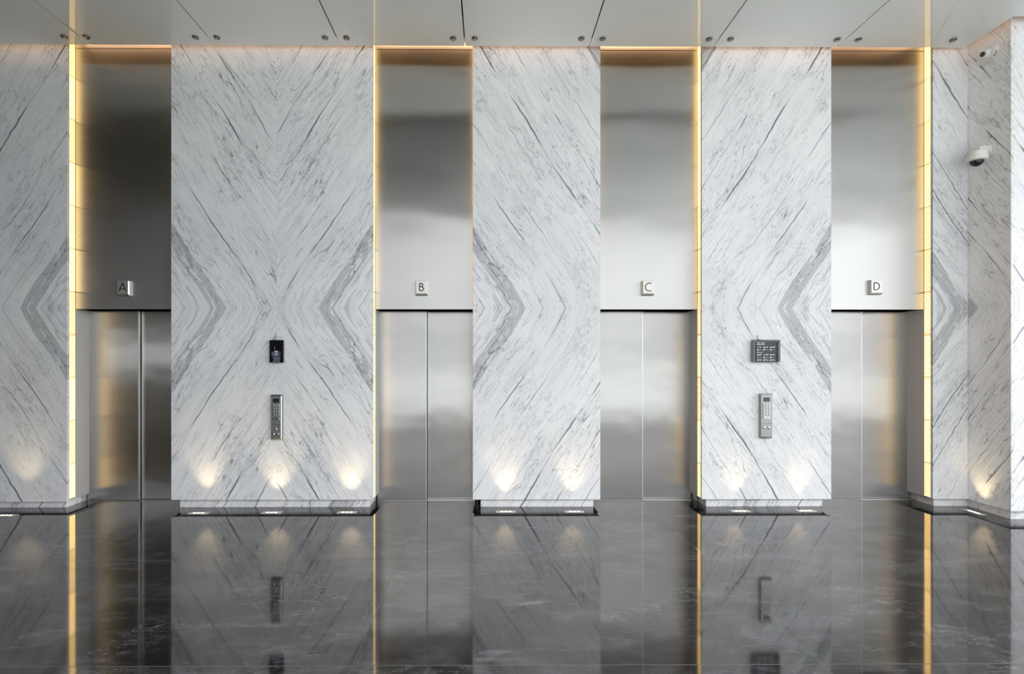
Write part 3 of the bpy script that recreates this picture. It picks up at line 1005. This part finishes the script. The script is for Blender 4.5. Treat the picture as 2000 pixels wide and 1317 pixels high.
# ------------------------------------------------------------------ wall displays
def display(px0, px1, py0, py1, plate, label, kind):
    T = 0.045
    a, b = at(px0, py0, -T), at(px1, py1, -T)
    hw, ht = (b.x - a.x) / 2, a.z - b.z
    cx, z0 = (a.x + b.x) / 2, b.z
    d = thing('wall_display', (cx, 0, z0), label, 'display', 'dark display panels on the marble')
    pa, pb = at(plate[0], plate[2], -0.02), at(plate[1], plate[3], -0.02)
    o = box('acrylic_plate', pa.x - cx, pb.x - cx, -0.020, -0.001, pb.z - z0, pa.z - z0, M['clear'], d, 0.001)
    o['label'] = 'clear acrylic backing plate'
    f = box('frame', -hw, hw, -T, -0.021, 0, ht, M['bezel'] if kind == 'wide' else M['blackglass'], d, 0.002)
    if kind == 'wide':
        s = box('screen', -hw * 0.80, hw * 0.84, -T - 0.001, -T + 0.001, ht * 0.004, ht * 0.915, M['blackglass'], d)
        s2 = box('lit_area', -hw * 0.72, hw * 0.70, -T - 0.0016, -T - 0.0005, ht * 0.01, ht * 0.905, M['screen'], s)
        rnd = random.Random(3)

        def mark(nm, fx0, fx1, fz0, fz1, mat):
            box(nm, -hw + 2 * hw * fx0, -hw + 2 * hw * fx1, -T - 0.0024, -T - 0.0015, ht * fz0, ht * fz1, mat, s)
        for z_ in (0.845, 0.778):
            bmt = bmesh.new()
            x_ = 0.145
            while x_ < 0.43:
                w_ = rnd.uniform(0.012, 0.022)
                if not (0.28 < x_ < 0.305):
                    box_bm(-hw + 2 * hw * x_, -hw + 2 * hw * (x_ + w_), -T - 0.0024, -T - 0.0015, ht * z_, ht * (z_ + 0.028), 0, bmt)
                x_ += w_ + 0.004
            link_mesh('heading_lettering', bmt, M['white'], s)
        bmt = bmesh.new()
        x_ = 0.145
        while x_ < 0.34:
            w_ = rnd.uniform(0.012, 0.022)
            if not (0.27 < x_ < 0.30):
                box_bm(-hw + 2 * hw * x_, -hw + 2 * hw * (x_ + w_), -T - 0.0024, -T - 0.0015, ht * 0.425, ht * 0.452, 0, bmt)
            x_ += w_ + 0.004
        link_mesh('heading_lettering', bmt, M['white'], s)
        shapes = {
            'tall': [(-0.3, 0), (0.3, 0), (0.45, 0.75), (0.0, 1.0), (-0.45, 0.75)],
            'wide': [(-1, 0.1), (-0.2, 0.0), (1, 0.5), (0.8, 0.9), (-0.2, 0.6), (-0.9, 0.8)],
            'seat': [(-1, 0), (1, 0), (0.9, 0.45), (0.2, 0.4), (0.1, 1.0), (-0.3, 1.0), (-0.6, 0.4)],
        }
        for ci, fx in enumerate((0.190, 0.415, 0.655)):
            for ri, fz in enumerate((0.665, 0.550, 0.330, 0.210, 0.090)):
                kindm = ('tall', 'wide', 'seat')[(ci * 2 + ri * (1 + ci)) % 3]
                pts = shapes[kindm]
                hx = 0.007 if kindm == 'tall' else 0.012
                bmm = poly_prism_bm([(-hw + 2 * hw * fx + p[0] * hx, ht * (fz - 0.035) + p[1] * ht * 0.075) for p in pts], -T - 0.0026, -T - 0.0015)
                link_mesh('icon', bmm, M['white'], s)
                bml = bmesh.new()
                for q in range(2):
                    box_bm(-hw + 2 * hw * (fx + 0.05), -hw + 2 * hw * (fx + rnd.uniform(0.11, 0.16)), -T - 0.0024, -T - 0.0015,
                           ht * (fz + 0.012 - q * 0.026), ht * (fz + 0.027 - q * 0.026), 0, bml)
                link_mesh('caption_lettering', bml, M['paleprint'] if ri % 2 else M['white'], s)
        tab = box('top_tab', -hw * 0.62, -hw * 0.48, -T + 0.002, -T + 0.020, ht + 0.0003, ht + 0.008, M['black'], d)
        box('slot_post', -hw * 0.655, -hw * 0.60, -T + 0.004, -T + 0.010, ht + 0.008, ht + 0.055, M['paleprint'], tab)
    else:
        box('mark_stem', -hw * 0.27, -hw * 0.20, -T - 0.0012, -T + 0.0005, ht * 0.52, ht * 0.73, M['paleprint'], d)
        box('mark_foot', -hw * 0.24, hw * 0.24, -T - 0.0014, -T + 0.0005, ht * 0.475, ht * 0.515, M['white'], d)
        lbp = box('printed_label', -hw * 0.70, hw * 0.63, -T - 0.0010, -T + 0.0005, ht * 0.285, ht * 0.49, M['slate'], d)
        bmm = bmesh.new()
        zc = ht * 0.375
        stroke_bm(bmm, arc(0.0, zc, 0.017, 0, 360, 28)[:-1], 0.003, -T - 0.0018, -T - 0.0008, True)
        sp = arc(0, zc + 0.006, 0.006, 20, 240, 12) + arc(0, zc - 0.006, 0.006, 60, -160, 12)
        stroke_bm(bmm, sp, 0.0035, -T - 0.0020, -T - 0.0008)
        link_mesh('emblem', bmm, M['white'], lbp)
        bmm = bmesh.new()
        for i in range(5):
            box_bm(-hw * 0.66, -hw * 0.34, -T - 0.0016, -T - 0.0008, ht * (0.31 + i * 0.034), ht * (0.32 + i * 0.034), 0, bmm)
        link_mesh('fine_lettering', bmm, M['paleprint'], lbp)
        rnd = random.Random(5)
        bmm = bmesh.new()
        for i, (fz, fa, fb) in enumerate(((0.235, -0.48, 0.58), (0.195, -0.52, 0.56), (0.155, -0.44, 0.60), (0.115, -0.36, 0.54), (0.065, -0.5, 0.55), (0.03, -0.5, 0.5))):
            x_ = fa
            while x_ < fb:
                w_ = rnd.uniform(0.05, 0.14)
                box_bm(hw * x_, hw * min(fb, x_ + w_), -T - 0.0016, -T + 0.0005, ht * fz, ht * (fz + 0.026), 0, bmm)
                x_ += w_ + 0.03
        link_mesh('fine_lettering', bmm, M['paleprint'], d)
    return d


display(526.3, 553.0, 664.5, 708.5, (523.5, 553.5, 656, 706.5), 'small black glass display with a printed emblem on the wide marble pier', 'tall')
display(1470.0, 1524.0, 664.0, 707.5, (1466.5, 1524.0, 655.5, 706.0), 'wide grey framed display with rows of white icons, between elevators C and D', 'wide')

# ------------------------------------------------------------------ security cameras on the return wall
# dome on an arm
q = at(1935, 300, 0)
def on_return(px, py):
    d = RC @ Vector(((px - PPX) / F, (PPY - py) / F, -1.0))
    k = (XRW - CL.x) / d.x
    return CL + d * k
p = on_return(1934, 299)
c = thing('dome_camera', (XRW, p.y, p.z), 'white dome security camera hanging from a short arm on the return wall', 'security camera')
arm_end = -0.17
bm = bmesh.new()
box_bm(-0.012, -0.0005, -0.055, 0.055, -0.040, 0.100, 0.004, bm)
link_mesh('wall_mount', bm, M['camwhite'], c)
bm = bmesh.new()
N_ = 10
prev = None
for i in range(N_ + 1):
    f = i / N_
    x_ = -0.014 + (arm_end + 0.014) * f
    zt = 0.090 - 0.030 * min(1, f * 1.6) ** 0.6
    zb = -0.030 + 0.052 * min(1, f * 2.2) ** 0.7
    wy = 0.040 + 0.012 * f
    ring = [bm.verts.new(v) for v in ((x_, -wy, zb), (x_, wy, zb), (x_, wy, zt), (x_, -wy, zt))]
    if prev:
        for a_ in range(4):
            b_ = (a_ + 1) % 4
            bm.faces.new((prev[a_], prev[b_], ring[b_], ring[a_]))
    else:
        bm.faces.new(ring)
    prev = ring
bm.faces.new(list(reversed(prev)))
bmesh.ops.recalc_face_normals(bm, faces=bm.faces)
link_mesh('arm', bm, M['camwhite'], c)
body = link_mesh('body', lathe_bm([(0, 0.018), (0.045, 0.018), (0.047, 0.004), (0.088, 0.002), (0.097, -0.006), (0.098, -0.050),
                                   (0.0965, -0.052), (0.1005, -0.055), (0.1005, -0.092), (0.090, -0.104), (0.068, -0.107), (0, -0.107)], 44), M['camwhite'], c)
body.location = (arm_end + 0.010, 0, 0.010)
dome = link_mesh('dome', lathe_bm([(0.064, 0.0)] + [(0.064 * math.cos(math.radians(a_)), -0.060 * math.sin(math.radians(a_))) for a_ in range(10, 90, 10)] + [(0, -0.060)], 32), M['camdark'], body)
dome.location = (0, 0, -0.107)
dome['label'] = 'smoked black dome'

# turret camera higher up
pA, pB = on_return(1911, 118), on_return(1948, 100)
pc = on_return(1931, 108)
c2 = thing('turret_camera', (XRW, pc.y, pc.z), 'white eyeball camera on a rounded base, high on the return wall under the ceiling', 'security camera')
y_flat, y_round = 0.085, -0.03
R_ = 0.075
pts = [(0.100, -R_ * 0.92), (0.100, R_ * 0.92)] + [(-0.045 + R_ * math.cos(math.radians(a_)), R_ * math.sin(math.radians(a_))) for a_ in range(90, 271, 12)]
bm = poly_prism_bm(pts, -0.055, -0.0005, axis='X', bevel=0.012)
for f in bm.faces:
    f.smooth = False
link_mesh('base', bm, M['camwhite'], c2)
for i in range(3):
    a_ = math.radians(200 + i * 16)
    o = box('vent_slot', -0.040, -0.016, -0.004, 0.004, -0.004, 0.004, M['lens'], c2)
    o.location = (0, -0.045 + R_ * math.cos(a_) * 0.99, R_ * math.sin(a_) * 0.99)
    o.rotation_euler = (a_, 0, 0)
eye = link_mesh('eyeball', lathe_bm([(0.056, 0.0), (0.055, 0.014), (0.050, 0.030), (0.040, 0.050), (0.031, 0.056), (0, 0.056)], 32), M['camwhite'], c2)
eye.location = (-0.050, -0.025, 0.006)
eye.rotation_euler = Vector((-1, -0.15, -0.28)).to_track_quat('Z', 'Y').to_euler()
ln = link_mesh('lens', lathe_bm([(0.027, 0.0), (0.027, 0.005), (0.020, 0.007), (0, 0.009)], 24), M['lens'], eye)
ln.location = (0, 0, 0.0562)
ln['label'] = 'dark round lens'

# ------------------------------------------------------------------ the rest of the lobby (seen only in reflections)
structure(box('wall_left', XL - 0.2, XL, Y_BACK, 0.7, 0, Z_TOP, M['stonewall']), 'dark stone wall at the left end of the lobby')
WX0 = -3.6
wb = structure(empty('wall_back_left', (XL, Y_BACK, 0)), 'dark stone wall behind the viewer with a ribbon window')
binv = Matrix.Translation(-Vector(wb.location))
for (a, b, c, d) in ((XL, WX0, 0, 1.55), (XL, WX0, 2.35, Z_TOP), (-6.4, WX0, 1.55, 2.35)):
    o = box('wall_block', a, b, Y_BACK - 0.2, Y_BACK, c, d, M['stonewall'], wb)
    o.matrix_parent_inverse = binv
structure(box('wall_back_top', WX0, XR, Y_BACK - 0.2, Y_BACK, Z_CEIL - 0.02, Z_TOP, M['mullion']), 'edge beam over the glazed front')
wn = structure(empty('window_1', ((WX0 + XR) / 2, Y_BACK, 0)), 'glazed front of the lobby')
winv = Matrix.Translation(-Vector(wn.location))
o = box('sill_rail', WX0, XR, Y_BACK - 0.10, Y_BACK - 0.02, 0, 0.14, M['mullion'], wn); o.matrix_parent_inverse = winv
xx = WX0 + 2.2
while xx < XR - 0.5:
    o = box('mullion', xx, xx + 0.07, Y_BACK - 0.14, Y_BACK - 0.02, 0.14, Z_CEIL - 0.02, M['mullion'], wn); o.matrix_parent_inverse = winv
    xx += 3.0
wn2 = structure(empty('window_2', (XR, -3.5, 0)), 'glazed right end of the lobby')
winv = Matrix.Translation(-Vector(wn2.location))
o = box('sill_rail', XR + 0.02, XR + 0.1, Y_BACK, Y_RET, 0, 0.14, M['mullion'], wn2); o.matrix_parent_inverse = winv
o = box('head_rail', XR + 0.02, XR + 0.1, Y_BACK, Y_RET, Z_CEIL - 0.02, Z_TOP, M['mullion'], wn2); o.matrix_parent_inverse = winv
for yy in (-2.7, -4.9):
    o = box('mullion', XR + 0.02, XR + 0.12, yy, yy + 0.07, 0.14, Z_CEIL - 0.02, M['mullion'], wn2); o.matrix_parent_inverse = winv
# rear shaft wall closes everything behind the piers
structure(box('wall_rear', XL, XR, 0.70, 0.80, 0, Z_TOP, M['dark']), 'dark wall behind the piers')
bm = bmesh.new()
bm.faces.new([bm.verts.new(p) for p in ((-120, -120, -0.03), (140, -120, -0.03), (140, 60, -0.03), (-120, 60, -0.03))])
structure(link_mesh('ground', bm, M['paving']), 'paving outside')

# ------------------------------------------------------------------ sky
SKY = 1.85
w = bpy.data.worlds.new('overcast_sky')
scene.world = w
w.use_nodes = True
nb = NB(w.node_tree)
for n in list(nb.n):
    nb.n.remove(n)
out = nb.node('ShaderNodeOutputWorld')
bg = nb.node('ShaderNodeBackground')
tcw = nb.node('ShaderNodeTexCoord').outputs['Generated']
x, y, z = nb.sep(tcw)
hz = nb.ss(z, -0.01, 0.09)
col = nb.mix(hz, (0.55, 0.58, 0.60, 1), (0.98, 1.0, 1.03, 1))
col = nb.mix(nb.ss(z, 0.26, 0.6), col, (2.6, 2.65, 2.7, 1))
side = nb.ss(x, 0.62, 0.97, 1.0, 5.2)
sc_ = nb.node('ShaderNodeVectorMath', operation='SCALE')
nb.l.new(col, sc_.inputs[0])
nb.l.new(side, sc_.inputs['Scale'])
nb.l.new(sc_.outputs[0], bg.inputs['Color'])
bg.inputs['Strength'].default_value = SKY
nb.l.new(bg.outputs[0], out.inputs[0])


def portal(name, loc, rot, sx, sy):
    ld = bpy.data.lights.new(name, 'AREA')
    ld.shape = 'RECTANGLE'
    ld.size, ld.size_y = sx, sy
    ld.cycles.is_portal = True
    o = bpy.data.objects.new(name, ld)
    COL.objects.link(o)
    o.location = loc
    o.rotation_euler = rot


portal('window_portal', ((WX0 + XR) / 2, Y_BACK - 0.16, Z_CEIL / 2), (-PI / 2, 0, PI), XR - WX0, Z_CEIL)
portal('side_portal', (XR + 0.14, (Y_BACK + Y_RET) / 2, Z_CEIL / 2), (PI / 2, 0, PI / 2), Y_RET - Y_BACK, Z_CEIL)

# ------------------------------------------------------------------ render look
scene.view_settings.view_transform = 'Standard'
scene.view_settings.look = 'None'
scene.view_settings.exposure = 0.0
scene.view_settings.gamma = 1.0
scene.view_settings.use_curve_mapping = False
scene.cycles.use_denoising = True
scene.cycles.max_bounces = 10
scene.cycles.diffuse_bounces = 5
scene.cycles.glossy_bounces = 6
scene.cycles.caustics_reflective = False
scene.cycles.caustics_refractive = False
scene.cycles.sample_clamp_indirect = 4.0
